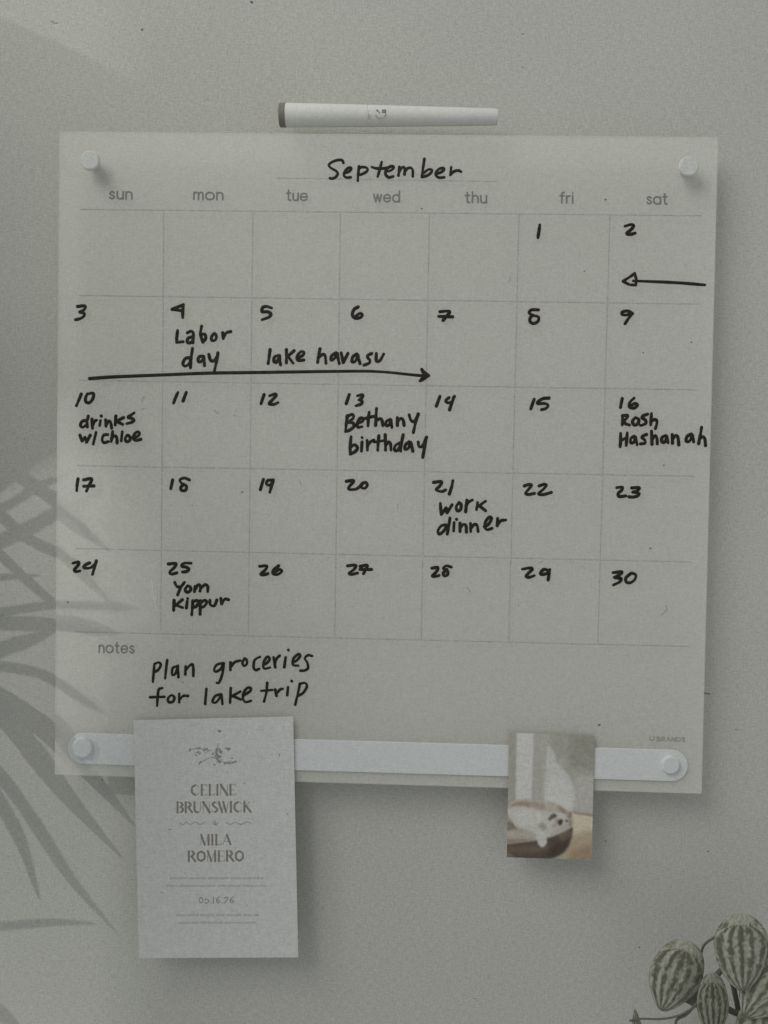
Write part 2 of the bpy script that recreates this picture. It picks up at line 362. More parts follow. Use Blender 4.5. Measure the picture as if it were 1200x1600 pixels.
note('handwritten_note', [D3 + ('692,200 705,225 728,228;752,200 728,235 710,278;770,222 757,245 770,262 790,250 790,230 772,220;818,225 815,258;817,245 838,215 852,225 850,255;852,240 880,215 898,225 898,258;'
     '688,312 685,375;740,308 695,345;700,342 742,358;770,318 765,360;772,300 773,302;805,315 802,360 798,402;805,325 828,312 840,325 825,350 803,358;852,315 850,400;853,325 880,312 892,325 875,350 852,358;912,312 915,340 940,345 955,310;980,300 985,335;985,332 1005,305 1028,308',)],
     'handwritten note reading Yom Kippur')
note('handwritten_note', [D6 + ('85,150 80,210 75,262;85,150 110,140 125,155 110,185 82,202;165,125 158,180 152,240;225,165 200,175 195,215 212,215 228,180;232,160 233,195 235,232;280,165 278,215;278,195 300,165 322,152 328,175 328,225;'
     '508,145 475,155 458,185 470,198 500,180 515,150;518,145 510,210 490,265 475,268;560,140 560,188;560,175 585,140 622,128;650,115 635,140 645,162 662,150 662,125 648,115;745,105 712,125 705,170 718,188 740,180;765,157 790,142 805,118 790,105 768,140 770,178 808,172;'
     '830,108 840,170;838,150 850,115 868,98;905,108 897,170;922,62 923,64;950,142 975,127 995,100 985,88 955,115 952,155 985,160;1070,100 1045,95 1025,115 1040,140 1045,175 1025,190 998,192;'
     '135,300 112,310 105,360 102,412;58,358 148,355;192,345 170,365 175,388 200,385 210,360 192,345;240,335 240,390;240,375 265,350 295,350;410,305 402,400;500,340 465,350 448,385 470,390 502,350;505,340 510,400;562,300 558,392;622,322 568,352;575,350 625,372;'
     '640,347 680,322 688,302 665,300 640,335 640,370 655,388 688,380;790,268 785,325 770,385;752,318 822,312;840,310 848,350;848,335 870,310 888,305;920,295 915,345;942,255 943,257;995,272 980,340 965,405;992,275 1025,268 1038,290 1015,330 980,350',)],
     'handwritten note reading plan groceries for lake trip', 2.2)
bm = bmesh.new()
for x, y, r in ((946, 312, 1.6), (659, 326, 1.3), (378, 769, 1.5), (106, 941, 1.5), (1037, 727, 1.3), (1005, 551, 1.2), (1080, 535, 1.4), (913, 424, 1.2),
                (1016, 857, 1.5), (936, 1133, 2.0), (300, 790, .9), (286, 1066, 1.0), (679, 790, 1.0), (810, 946, 1.0), (193, 1141, .8)):
    tube(bm, [at(x - r * .3, y, YG), at(x + r * .5, y - r * .2, YG)], .75 * r * MM, 0.15)
link('dust_speck', bm, M['speck'], board)['kind'] = 'stuff'
bm = bmesh.new()
for s in ('612,515 616,519 618,523', '258,848 264,842 268,840', '240,886 244,880 249,875', '237,905 239,925 241,940 246,955', '243,930 244,950'):
    pen(bm, s, 0, 0, 1, 1.0, YG)
link('scratch', bm, M['chip'], board)['kind'] = 'stuff'
bm = bmesh.new()
for s in ('222,628 224,620 226,622', '222,640 226,638', '334,641 340,646', '365,648 369,650', '796,440 798,432', '842,880 848,876', '908,885 912,886', '470,758 469,752', '621,796 622,788', '730,918 734,923 735,926', '1040,946 1042,952 1034,961'):
    pen(bm, s, 0, 0, 1, 0.75, YG)
link('smudge', bm, M['greymark'], board)['kind'] = 'stuff'

# ------------------------------------------------------------------ knobs, strip, pen
for x, y, lab in ((140, 250, 'round white mounting knob above the printed word sun'), (1077, 259, 'round white mounting knob above the printed word sat')):
    c = at(x, y, YB - 0.0095)
    t = thing('mounting_knob', (c.x, YB, c.z), lab, 'knob', 'white knobs on the top corners of the calendar')
    bm = bmesh.new(); disc(bm, c, 14.9 * MM, YB - 0.0075, YB - 0.0095)
    link('knob_head', bm, M['knob'], t, smooth=False)
    cb = Vector((c.x, YB, c.z)); bm = bmesh.new(); disc(bm, cb, 8 * MM, YB, YB - 0.0076, bev=.0001)
    link('knob_neck', bm, M['knob'], t, smooth=False)
c = at(590, 1180)
strip = thing('magnet_strip', (c.x, YB, c.z), 'long white strip with rounded ends across the foot of the calendar', 'strip')
a, b = at(131, 1169), at(1049, 1195.5)
d = (b - a).normalized(); nrm = Vector((-d.z, 0, d.x)); r = 25 * MM
out = []
for k in range(25):
    an = math.pi / 2 + math.pi * k / 24
    p = a + d * (r * math.cos(an)) + nrm * (r * math.sin(an)); out.append((p.x, p.z))
for k in range(25):
    an = -math.pi / 2 + math.pi * k / 24
    p = b + d * (r * math.cos(an)) + nrm * (r * math.sin(an)); out.append((p.x, p.z))
YS = YB - 0.0011
bm = bmesh.new(); prism(bm, out, YS, YB); bevel(bm, 0.0003)
link('bar', bm, M['strip'], strip)
for x, y, rr in ((128, 1169, 16), (1048.5, 1196, 14)):
    bm = bmesh.new(); disc(bm, at(x, y, YS - 0.0028), rr * MM, YS, YS - 0.0028)
    link('end_knob', bm, M['strip'], strip)

ym = YB + 0.0015
A, B = at(447, 180, ym), at(777, 183, ym)
mk = thing('dry_erase_marker', ((A.x + B.x) / 2, ym, min(A.z, B.z) - 0.007), 'slim white marker pen lying along the top edge of the calendar', 'marker')
def lathe(bm, p0, p1, prof, n=40):
    ax = (p1 - p0).normalized(); u = ax.cross(Vector((0, 1, 0))).normalized(); v = ax.cross(u); Lh = (p1 - p0).length
    rings = [[bm.verts.new(p0 + ax * (t * Lh) + (u * math.cos(2 * math.pi * k / n) + v * math.sin(2 * math.pi * k / n)) * rr)
              for k in range(n)] for t, rr in prof]
    for q, s in zip(rings, rings[1:]):
        for k in range(n): bm.faces.new((q[k], q[(k + 1) % n], s[(k + 1) % n], s[k]))
    bm.faces.new(rings[0]); bm.faces.new(rings[-1])
K = MM
bm = bmesh.new(); lathe(bm, A, B, [(0, 17.2 * K), (.005, 17.6 * K), (.37, 16 * K), (.386, 15.9 * K), (.388, 15.2 * K), (.394, 15.2 * K), (.396, 15.8 * K), (.7, 14 * K), (.985, 12.2 * K), (1, 11.3 * K)])
bar = link('barrel', bm, M['barrel'], mk, smooth=True)
m_ = bar.modifiers.new('edge', 'EDGE_SPLIT'); m_.split_angle = math.radians(35)
A0 = at(437, 179.9, ym)
bm = bmesh.new(); lathe(bm, A0, A, [(0, 16.6 * K), (.08, 17.6 * K), (.95, 17.8 * K), (1, 17.4 * K)])
link('end_plug', bm, M['plug'], mk, smooth=False)
yl = ym - 15.4 * K
bm = bmesh.new()
pen(bm, '586,174 591,174;589,172 593,176;598,172 602,172;598,175 602,175.5;598,172 598,176;602,172 602,176', 0, 0, 1, 1.0, yl)
link('printed_emblem', bm, M['speck'], mk, 'small dark printed symbol')
bm = bmesh.new()
pen(bm, '587,180 590,184 595,185 600,183 603,178;576.5,172 576.5,186', 0, 0, 1, 0.7, yl)
pen(bm, '642,174 644,172 646,176;650,175 653,173 655,176 658,173 661,176;664,175 667,173 669,176 672,174 675,176 678,173 682,176;690,176 694,174 696,177;704,176 706,175', 0, 0, 1, 0.65, yl + 0.0009)
link('printed_line', bm, M['mark'], mk, 'faint grey printed lettering')

# ------------------------------------------------------------------ invitation card
yc = YS - 0.0016
def sheet(name, cor, y, m, parent, nx, ny, thick=0.0004, curl=0.0, paint=None):
    P = [at(*q, y) for q in cor]
    me = bpy.data.meshes.new(name); V = []; F = []; C = []
    off = parent.location
    for j in range(ny + 1):
        for i in range(nx + 1):
            u, v = i / nx, j / ny
            p = (P[0] * (1 - u) + P[1] * u) * (1 - v) + (P[3] * (1 - u) + P[2] * u) * v
            V.append(p + Vector((0, curl * (v * v), 0)) - off)
            if paint is not None: C.append(paint[j, i])
    for j in range(ny):
        for i in range(nx):
            q = j * (nx + 1) + i
            F.append((q, q + nx + 1, q + nx + 2, q + 1))
    me.from_pydata([tuple(v) for v in V], [], F); me.materials.append(m)
    if paint is not None:
        at_ = me.color_attributes.new('col', 'FLOAT_COLOR', 'POINT')
        at_.data.foreach_set('color', np.array([(*c, 1.0) for c in C], dtype=np.float32).ravel())
    o = bpy.data.objects.new(name, me); S.collection.objects.link(o); o.parent = parent
    s = o.modifiers.new('thickness', 'SOLIDIFY'); s.thickness = thick; s.offset = -1
    return o
card = thing('invitation_card', at(342, 1497, yc), 'white wedding invitation card with serif names held on the strip', 'card')
sheet('paper', [(208.5, 1125.5), (458, 1119.5), (466, 1496), (217, 1497)], yc, M['card'], card, 8, 12)
yp = yc - 0.00005
T, H = 1.6, 0.38
SER = {'C': ([(H, '.78,.78 .62,.97 .42,1'), (T, '.42,.97 .15,.78 .1,.5 .15,.22 .42,.03'), (H, '.42,0 .64,.04 .8,.24')], .82),
 'E': ([(T, '.12,0 .12,1'), (H, '.12,1 .6,1'), (H, '.6,1 .6,.82'), (H, '.12,.5 .48,.5'), (H, '.12,0 .63,0'), (H, '.63,0 .63,.18')], .66),
 'L': ([(T, '.12,0 .12,1'), (H, '0,1 .26,1'), (H, '.12,0 .6,0'), (H, '.6,0 .6,.2')], .62), 'I': ([(T, '.12,0 .12,1'), (H, '0,0 .24,0'), (H, '0,1 .24,1')], .26),
 'N': ([(H, '.08,0 .08,1'), (T * 1.2, '.08,1 .7,0'), (H, '.7,0 .7,1')], .78),
 'B': ([(T, '.12,0 .12,1'), (H, '.0,1 .45,1'), (T, '.45,.97 .58,.76 .45,.54'), (H, '.12,.52 .45,.52'), (T, '.48,.5 .64,.27 .48,.03'), (H, '0,0 .48,0')], .68),
 'R': ([(T, '.12,0 .12,1'), (H, '0,1 .45,1'), (T, '.45,.97 .6,.76 .45,.54'), (H, '.12,.52 .45,.52'), (T, '.36,.5 .72,0')], .74),
 'U': ([(T, '.12,1 .12,.3 .22,.06 .42,0'), (H, '.42,0 .62,.08 .68,.3 .68,1'), (H, '0,1 .24,1')], .76),
 'S': ([(H, '.55,.8 .45,.97 .3,1'), (T, '.3,.98 .1,.8 .22,.58 .42,.44 .56,.22 .34,.02'), (H, '.34,0 .12,.04 .06,.22')], .6),
 'W': ([(T, '0,1 .3,0'), (H, '.3,0 .52,1'), (T, '.42,1 .68,0'), (H, '.68,0 .92,1')], .94), 'K': ([(T, '.12,0 .12,1'), (H, '.12,.42 .62,1'), (T, '.28,.58 .72,0')], .74),
 'M': ([(H, '.08,0 .1,1'), (T, '.1,1 .42,0'), (H, '.42,0 .76,1'), (T, '.78,1 .78,0')], .9), 'A': ([(H, '0,0 .36,1'), (T, '.36,1 .7,0'), (H, '.14,.33 .5,.33')], .72),
 'O': ([(T, '.42,.97 .15,.78 .1,.5 .15,.22 .42,.03'), (T, '.42,.97 .7,.78 .75,.5 .7,.22 .42,.03')], .84),
 '0': ([(T, '.3,.97 .1,.7 .1,.3 .3,.03'), (T, '.3,.97 .5,.7 .5,.3 .3,.03')], .6), '5': ([(H, '.15,1 .5,1'), (H, '.15,1 .12,.55'), (T, '.12,.58 .3,.64 .5,.5 .48,.18 .28,.02 .06,.1')], .58),
 '1': ([(T, '.12,0 .12,1')], .26), '6': ([(T, '.45,1 .18,.7 .1,.3 .3,.03 .5,.25 .35,.5 .12,.4')], .58), '2': ([(T, '.1,.75 .3,1 .5,.75 .3,.35 .08,.02'), (H, '.08,.02 .52,.02')], .58), '.': ([(T, '.08,.02 .1,.02')], .18)}
def serif(bm, s, x0, x1, ytop, ybot, slope=-0.008, gap=.1, wf=1.0):
    adv = sum(SER[c][1] for c in s) + gap * (len(s) - 1); k = (x1 - x0) / adv; x = 0; h = ybot - ytop
    for c in s:
        for wd, st in SER[c][0]:
            path = [at(x0 + (x + p) * k, ybot + (x + p) * k * slope - q * h, yp) for p, q in parse(st)[0]]
            tube(bm, smooth_path(path, 5), wd * wf * MM, 0.08)
        x += SER[c][1] + gap
def cp(x, y): return 190 + x / 4, 1110 + y / 4
for s, a0, a1, t0, t1 in (('CELINE', 432, 716, 466, 530), ('BRUNSWICK', 342, 808, 574, 638), ('MILA', 490, 682, 778, 840), ('ROMERO', 412, 764, 880, 944)):
    bm = bmesh.new(); x0, y0 = cp(a0, t0); x1, y1 = cp(a1, t1)
    serif(bm, s, x0, x1, y0, y1)
    link('printed_name', bm, M['card_ink'], card, 'brown-grey serif capitals reading %s' % s.capitalize())
bm = bmesh.new(); x0, y0 = cp(480, 1168); x1, y1 = cp(704, 1206); serif(bm, '05.16.26', x0, x1, y0, y1, wf=.5)
link('printed_date', bm, M['card_faint'], card)
rng = random.Random(9)
def tiny(bm, a0, a1, yy):           # unreadable small print
    x = a0
    while x < a1:
        wl = rng.uniform(25, 75); n = int(wl / 7) + 1; st = []
        for i in range(n):
            st.append((min(x + i * 7, a1), yy + (rng.uniform(-9, -5) if i % 2 else rng.uniform(3, 7))))
        path = [at(*cp(p, q), yp) for p, q in st]
        if len(path) > 1: tube(bm, path, 0.55 * MM, 0.1)
        x += wl + 11
for yy, a0, a1 in ((1050, 302, 880), (1097, 280, 908), (1280, 342, 850), (1328, 358, 842)):
    bm = bmesh.new(); tiny(bm, a0, a1, yy)
    link('small_print', bm, M['card_faint'], card)
bm = bmesh.new()
pen(bm, '365,705 385,715 405,700 430,712 460,698 490,712 520,700;650,700 680,712 710,700 745,712 780,698 808,705;570,700 580,715 590,700;580,690 590,718 602,700', 190, 1110, 4, .6, yp)
link('printed_ornament', bm, M['card_faint'], card)
bm = bmesh.new()
pen(bm, '605,125 612,135 618,128;425,252 430,240;468,238 488,236;515,250 535,240;600,235 590,255 595,275 610,295 622,285;585,285 600,310 625,322;640,325 680,330 715,318;650,238 680,240 665,248;485,335 495,320;610,240 625,270', 190, 1110, 4, 1.3, yp)
pen(bm, '592,250 590,285 606,300;598,240 604,300;640,330 700,330;560,290 580,300;420,250 450,240 480,238 520,245 560,250;490,330 540,300 590,290', 190, 1110, 4, .5, yp)
link('printed_emblem', bm, M['emblem'], card, 'small grey botanical flourish')
bm = bmesh.new()
er = random.Random(5)
for k in range(46):
    u = er.uniform(-1, 1); x = 575 + u * 120; y = 285 + 40 * math.sin(u * 3.2) + er.uniform(-22, 22)
    if er.random() < .35: x, y = 600 + er.gauss(0, 22), 270 + er.gauss(0, 26)
    a_ = er.uniform(0, 6.28); l_ = er.uniform(4, 13)
    pen(bm, '%.1f,%.1f %.1f,%.1f' % (x, y, x + l_ * math.cos(a_), y + l_ * .6 * math.sin(a_)), 190, 1110, 4, er.uniform(.35, .9), yp)
link('printed_flourish', bm, M['card_faint'], card, 'pale grey leafy sprig around the emblem')
bm = bmesh.new(); pen(bm, '762,458 770,450;395,1017 398,1018;245,1138 258,1140;780,1220 784,1218;296,745 310,742;1032,646 1040,648;985,270 988,285', 190, 1110, 4, .7, yp)
link('dust_speck', bm, M['emblem'], card)['kind'] = 'stuff'

# ------------------------------------------------------------------ dog photograph
NX, NY = 150, 216
gx, gy = np.meshgrid(np.linspace(0, 1, NX + 1), np.linspace(0, 1, NY + 1))
# crop coordinates of the print: 980 wide, 1420 high
PX, PY = gx * 980 + 95, gy * 1420 + 120
img = np.zeros((NY + 1, NX + 1, 3)); img[:] = (134, 133, 123)
def inside(poly):
    r = np.zeros(PX.shape, bool); n = len(poly)
    for i in range(n):
        x1, y1 = poly[i]; x2, y2 = poly[(i + 1) % n]
        if y1 == y2: continue
        c = ((y1 > PY) != (y2 > PY)) & (PX < (x2 - x1) * (PY - y1) / (y2 - y1) + x1); r ^= c
    return r.astype(float)
def blur(a, n):
    for _ in range(n):
        b = np.pad(a, 1, mode='edge')
        a = (b[:-2, 1:-1] + b[2:, 1:-1] + b[1:-1, :-2] + b[1:-1, 2:] + 2 * b[1:-1, 1:-1]) / 6
    return a
def fill(col, poly, n=3, op=1.0):
    global img
    pts = [tuple(p) for p in poly]
    if len(pts) > 4:
        sp = smooth_path([Vector((p[0], p[1], 0)) for p in pts + [pts[0]]], 5); pts = [(p.x, p.y) for p in sp]
    m = blur(inside(pts), n)[..., None] * op
    img = img * (1 - m) + np.array(col, float) * m
P_ = lambda s: [tuple(float(v) for v in p.split(',')) for p in s.split()]
def quad(col, s, n=3, op=1.0):
    global img
    m = blur(inside(P_(s)), n)[..., None] * op; img = img * (1 - m) + np.array(col, float) * m
quad((141, 140, 130), '380,100 560,100 560,900 380,900', 10)
quad((125, 123, 113), '800,100 1200,100 1200,520 800,480', 30)
quad((146, 145, 137), '860,560 1200,600 1200,1010 840,990', 30)
quad((162, 162, 156), '185,60 380,60 370,900 185,900', 5)
fill((157, 157, 150), P_('535,270 600,300 650,430 720,500 790,580 840,680 868,800 850,960 800,1000 530,960 520,600'), 8)
fill((164, 164, 158), P_('560,620 720,640 800,720 830,820 800,960 560,940'), 25, .8)
fill((142, 141, 132), P_('650,400 760,390 780,480 690,500'), 12, .7)
quad((167, 157, 138), '840,1000 1200,1030 1200,1700 840,1700', 6)
quad((118, 110, 96), '850,992 1100,1020 1100,1050 850,1015', 4, .8)
quad((146, 131, 109), '760,1270 1200,1180 1200,1700 700,1700', 50)
quad((130, 110, 88), '840,1430 1200,1330 1200,1700 700,1700', 45, .85)
fill((148, 142, 132), P_('90,965 160,890 320,868 500,888 660,905 760,970 800,1040 700,1060 400,1000 90,1040'), 4)
fill((128, 110, 96), P_('130,955 190,908 320,893 365,935 350,960 250,948'), 6, .85)
fill((138, 124, 114), P_('345,905 500,912 530,958 480,980 370,965'), 7, .85)
fill((128, 115, 104), P_('675,935 730,958 790,1012 740,1022 690,985'), 4)
fill((78, 69, 59), P_('60,1372 250,1360 430,1340 560,1310 700,1245 800,1190 845,1175 838,1290 800,1390 740,1470 620,1530 430,1556 60,1528'), 5)
fill((62, 55, 47), P_('580,1430 700,1350 815,1270 790,1400 700,1490 590,1530'), 25, .75)
fill((96, 86, 74), P_('60,1430 300,1400 560,1370 520,1450 300,1490 60,1480'), 25, .8)
fill((100, 87, 76), P_('700,1260 800,1200 830,1200 815,1290 720,1340'), 10, .7)
fill((110, 93, 74), P_('40,1470 140,1500 220,1560 200,1620 40,1620'), 10, .85)
fill((148, 141, 129), P_('60,1275 200,1240 420,1260 450,1315 250,1358 60,1380'), 5)
fill((126, 117, 102), P_('60,1335 240,1325 400,1318 250,1366 60,1388'), 7)
fill((112, 102, 88), P_('60,1150 110,1130 160,1150 215,1205 130,1225 60,1240'), 6)
fill((156, 154, 145), P_('92,1000 170,958 260,952 420,985 560,1003 690,1012 790,1035 838,1075 842,1150 780,1205 640,1272 540,1292 430,1272 300,1225 200,1195 150,1120 105,1050'), 4)
fill((164, 163, 156), P_('150,1000 300,980 460,1010 500,1080 420,1160 260,1170 180,1100'), 22, .8)
fill((140, 135, 123), P_('180,1180 260,1195 420,1255 420,1275 300,1240'), 8, .7)
fill((140, 133, 121), P_('690,1180 780,1130 835,1110 830,1170 740,1240 640,1270 600,1260'), 12, .6)
fill((160, 159, 152), P_('425,1200 495,1190 542,1285 552,1365 508,1412 458,1385 435,1300'), 4)
fill((132, 128, 116), P_('450,1165 510,1130 552,1180 515,1220 470,1200'), 7, .9)
fill((128, 122, 110), P_('590,1160 650,1140 685,1165 640,1190'), 9, .7)
quad((86, 82, 72), '560,1090 590,1042 630,1020 668,1040 650,1068 605,1085 585,1108', 4)
quad((112, 100, 88), '640,1100 690,1070 700,1140 660,1150', 8, .6)
quad((70, 58, 51), '684,1095 720,1082 738,1105 720,1145 695,1160 678,1130', 4)
quad((84, 74, 66), '762,1095 785,1086 798,1108 774,1122', 3)
fill((124, 110, 99), P_('782,1050 800,1002 828,1000 832,1050 810,1085'), 4)
fill((116, 105, 94), P_('795,1085 838,1075 842,1150 812,1172'), 7, .75)
nz = np.random.RandomState(3).normal(0, 1, img.shape[:2]); nz = blur(nz, 2)
img = np.stack([blur(img[..., c_], 1) for c_ in range(3)], -1) + nz[..., None] * 3.0 + blur(np.random.RandomState(8).normal(0, 1, img.shape[:2]), 14)[..., None] * 9
gm = img.mean(-1, keepdims=True); img = gm + (img - gm) * .82; img = 128 + (img - 128) * 1.08; lv = img / 255.0; lv = np.where(lv <= .04045, lv / 12.92, ((lv + .055) / 1.055) ** 2.4) / 0.47
lv = np.clip(lv, .01, .88)
yq = YS - 0.0012
ph = thing('photo_print', at(859, 1342, yq), 'small glossy photo of a white dog lying in a round bed', 'photo')
sheet('picture', [(795.5, 1145), (929, 1149.5), (924.5, 1343.5), (792, 1339.5)], yq, M['photo'], ph, NX, NY, 0.0003, 0.0, lv)

# ------------------------------------------------------------------ striped plant
base = at(1180, 1720, -0.045)
plant = thing('potted_plant', base, 'small plant with silver striped oval leaves at the lower right corner', 'plant')
def leaf(bx, by, tx, ty, hw, y0, dome=0.006, tilt=0.0, nst=5, dark=(74, 74, 63), light=(120, 120, 109), ex=0.84, skew=0.0, shade=1.0):
    ns, ntt = 64, 72
    me = bpy.data.meshes.new('leaf'); V = []; C = []; F = []
    ax = Vector((tx - bx, ty - by)); Ln = ax.length; ax.normalize(); nx = Vector((-ax.y, ax.x))
    rr = random.Random(int(bx * 7 + by)); ph = [rr.uniform(0, 6) for _ in range(4)]
    nzl = np.random.RandomState(int(bx)).normal(0, 1, (ns + 1, ntt + 1)); nzl = blur2(nzl)
    dl = np.array(alb(*dark, .42)) * shade; ll = np.array(alb(*light, .42)) * shade
    for i in range(ns + 1):
        s = i / ns
        w_ = hw * (max(1e-9, math.sin(math.pi * s ** ex)) ** 0.56 * (1 - .25 * max(0, s - .55))) if 0 < s < 1 else 0
        w_ *= 1 + 0.03 * math.sin(9 * s + ph[0])
        for j in range(ntt + 1):
            t = 2 * j / ntt - 1
            back = (1 - abs(t) ** 2.2)
            sb = s + 0.03 * math.sin(7 * s + ph[2]) * t * s * (1 - s)
            p = Vector((bx, by)) + ax * (Ln * sb) + nx * (w_ * t + skew * math.sin(math.pi * s) * hw)
            y = y0 - dome * (1 - abs(t) ** 2.6) * math.sin(math.pi * s ** .8) ** .8 - tilt * (s - .5) - 0.0003 * math.cos(2 * math.pi * t * (nst - .15) / 2) * math.sin(math.pi * s)
            V.append(at(p.x, p.y, y) - plant.location)
            xx = w_ * t / hw; s0 = .15; q = (s - s0) / (1 - s0)
            win = max(.02, math.sin(math.pi * min(1, max(0, q)) ** .62)) ** .66 if q > 0 else .02
            tp = max(-2.4, min(2.4, xx / (win * .97)))
            u = tp * (nst - .15) / 2 + 0.05 * math.sin(11 * s + ph[1]) * t
            if q <= 0: u = 1.5 + .5 * math.hypot(xx, -q * 2)
            st = 0.5 - 0.5 * math.cos(2 * math.pi * u)
            st += nzl[i, j] * 0.22 + (.12 if abs(tp) > 1.05 else 0)
            d0 = math.hypot(xx, (s - s0 - .1) * 2.2); st -= .55 * math.exp(-(d0 / .28) ** 2)
            st *= min(1, (1.02 - s) / .12) * (1 if abs(t) < .95 else .55)
            m = 1 / (1 + math.exp(-(st - .5) * 7))
            c = dl * (1 - m) + ll * m
            C.append(c * (1 + .05 * nzl[i, j]))
    for i in range(ns):
        for j in range(ntt):
            q = i * (ntt + 1) + j; F.append((q, q + 1, q + ntt + 2, q + ntt + 1))
    me.from_pydata([tuple(v) for v in V], [], F); me.materials.append(M['leaf'])
    a_ = me.color_attributes.new('col', 'FLOAT_COLOR', 'POINT')
    a_.data.foreach_set('color', np.array([(*c, 1.0) for c in C], dtype=np.float32).ravel())
    for p in me.polygons: p.use_smooth = True
    o = bpy.data.objects.new('leaf', me); S.collection.objects.link(o); o.parent = plant
    md = o.modifiers.new('thickness', 'SOLIDIFY'); md.thickness = 0.0006; md.offset = -1
    return o
def blur2(a):
    for _ in range(2):
        b = np.pad(a, 1, mode='edge')
        a = (b[:-2, 1:-1] + b[2:, 1:-1] + b[1:-1, :-2] + b[1:-1, 2:] + b[1:-1, 1:-1]) / 5
    return a / a.std()
leaf(1156, 1427, 1161, 1549, 43, -0.070, 0.003, nst=5)
leaf(1077, 1470, 1034, 1580, 42, -0.058, 0.003, nst=5)
leaf(1112, 1520, 1116, 1625, 25, -0.070, 0.0025, dark=(60, 60, 50), light=(104, 104, 94))
leaf(1238, 1488, 1164, 1590, 46, -0.065, 0.002, light=(122, 123, 111))
leaf(1208, 1552, 1176, 1670, 46, -0.060, 0.003)
leaf(1000, 1650, 992, 1577, 9, -0.045, 0.003)
def stem(pts, r, mname='stem'):
    bm = bmesh.new()
    P = smooth_path([at(x, y, d) for x, y, d in pts], 8)
    rings = []; n = len(P)
    for i, p in enumerate(P):
        t = (P[min(i + 1, n - 1)] - P[max(0, i - 1)]).normalized(); u = t.cross(Vector((0, 1, 0))).normalized(); v = t.cross(u)
        rings.append([bm.verts.new(p + (u * math.cos(k * math.pi / 4) + v * math.sin(k * math.pi / 4)) * r * MM) for k in range(8)])
    for a, b in zip(rings, rings[1:]):
        for k in range(8): bm.faces.new((a[k], a[(k + 1) % 8], b[(k + 1) % 8], b[k]))
    bm.faces.new(rings[0]); bm.faces.new(rings[-1])
    link('stem', bm, M[mname], plant, smooth=True)
stem([(1158, 1440, -.064), (1120, 1462, -.058), (1096, 1488, -.052), (1105, 1560, -.046), (1165, 1700, -.045)], 1.8)
stem([(1080, 1490, -.055), (1098, 1530, -.048), (1130, 1600, -.045), (1170, 1700, -.045)], 2.0)
stem([(1113, 1530, -.066), (1135, 1515, -.056), (1150, 1560, -.048), (1175, 1700, -.045)], 4.0)
stem([(1092, 1564, -.060), (1074, 1584, -.058), (1056, 1604, -.055), (1090, 1680, -.05), (1160, 1712, -.045)], 2.0)
stem([(1080, 1577, -.059), (1060, 1587, -.058), (1035, 1592, -.055), (1000, 1592, -.05), (984, 1595, -.046)], 1.5)
stem([(1125, 1570, -.050), (1148, 1582, -.050), (1168, 1588, -.048), (1175, 1640, -.046), (1178, 1715, -.045)], 5.0)
stem([(1210, 1530, -.050), (1200, 1600, -.045), (1185, 1710, -.045)], 2.4)
bm = bmesh.new()
prism(bm, [(p.x, p.z) for p in [at(*q, -.05) for q in ((1068, 1565), (1090, 1545), (1108, 1545), (1104, 1578), (1086, 1574))]], -.05, -.0495)
link('leaf_underside', bm, M['under'], plant)
bm = bmesh.new()                     # half-round wall pot below the picture
zt = base.z
prof = [(0.030, -0.075), (0.040, -0.03), (0.044, 0.0), (0.041, 0.0), (0.038, -0.012)]
rings = [[bm.verts.new((base.x + rr * math.cos(a), -0.002 + -abs(rr) * math.sin(a) * 1.5, zt + h)) for a in [math.pi * k / 24 for k in range(25)]] for rr, h in prof]
for a, b in zip(rings, rings[1:]):
    for k in range(24): bm.faces.new((a[k], a[k + 1], b[k + 1], b[k]))
bm.faces.new(rings[0]); bm.faces.new(rings[-1])
link('pot', bm, M['pot'], plant, smooth=True)

# ------------------------------------------------------------------ palm and added light blockers that shade the wall (left of the frame)
def toward(px, py, t, src=LP, pl=0.0):
    p = at(px, py, pl); return p + (src - p) * t
palm = thing('palm_plant', toward(-500, 2300, .13), 'green palm with narrow leaflets standing left of the calendar', 'plant')
def leaflet(path, wpx, t0=.12, t1=None, name='leaflet', prof=None, src=LP, pl=0.0):
    t1 = t0 if t1 is None else t1
    P = smooth_path([Vector((x, y, 0)) for x, y in path], 8); n = len(P)
    bm = bmesh.new(); L_ = []; R_ = []; Mi = []
    for i, p in enumerate(P):
        s = i / (n - 1); d = (P[min(i + 1, n - 1)] - P[max(0, i - 1)]).normalized(); nn = Vector((-d.y, d.x, 0))
        wv = wpx / 2 * (prof(s) if prof else (0.55 + .45 * math.sin(math.pi * min(1, s * 1.25)) if s < .6 else 1.0 * (1 - ((s - .6) / .4) ** 1.6) * .98 + .02))
        t = t0 + (t1 - t0) * s
        a, b = p + nn * wv, p - nn * wv
        L_.append(bm.verts.new(toward(a.x, a.y, t, src, pl))); R_.append(bm.verts.new(toward(b.x, b.y, t, src, pl)))
        Mi.append(bm.verts.new(toward(p.x, p.y, t + .0012, src, pl)))
    for i in range(n - 1):
        bm.faces.new((L_[i], Mi[i], Mi[i + 1], L_[i + 1])); bm.faces.new((Mi[i], R_[i], R_[i + 1], Mi[i + 1]))
    o = link(name, bm, M['palm'], palm)
    md = o.modifiers.new('thickness', 'SOLIDIFY'); md.thickness = 0.0008; md.offset = 0
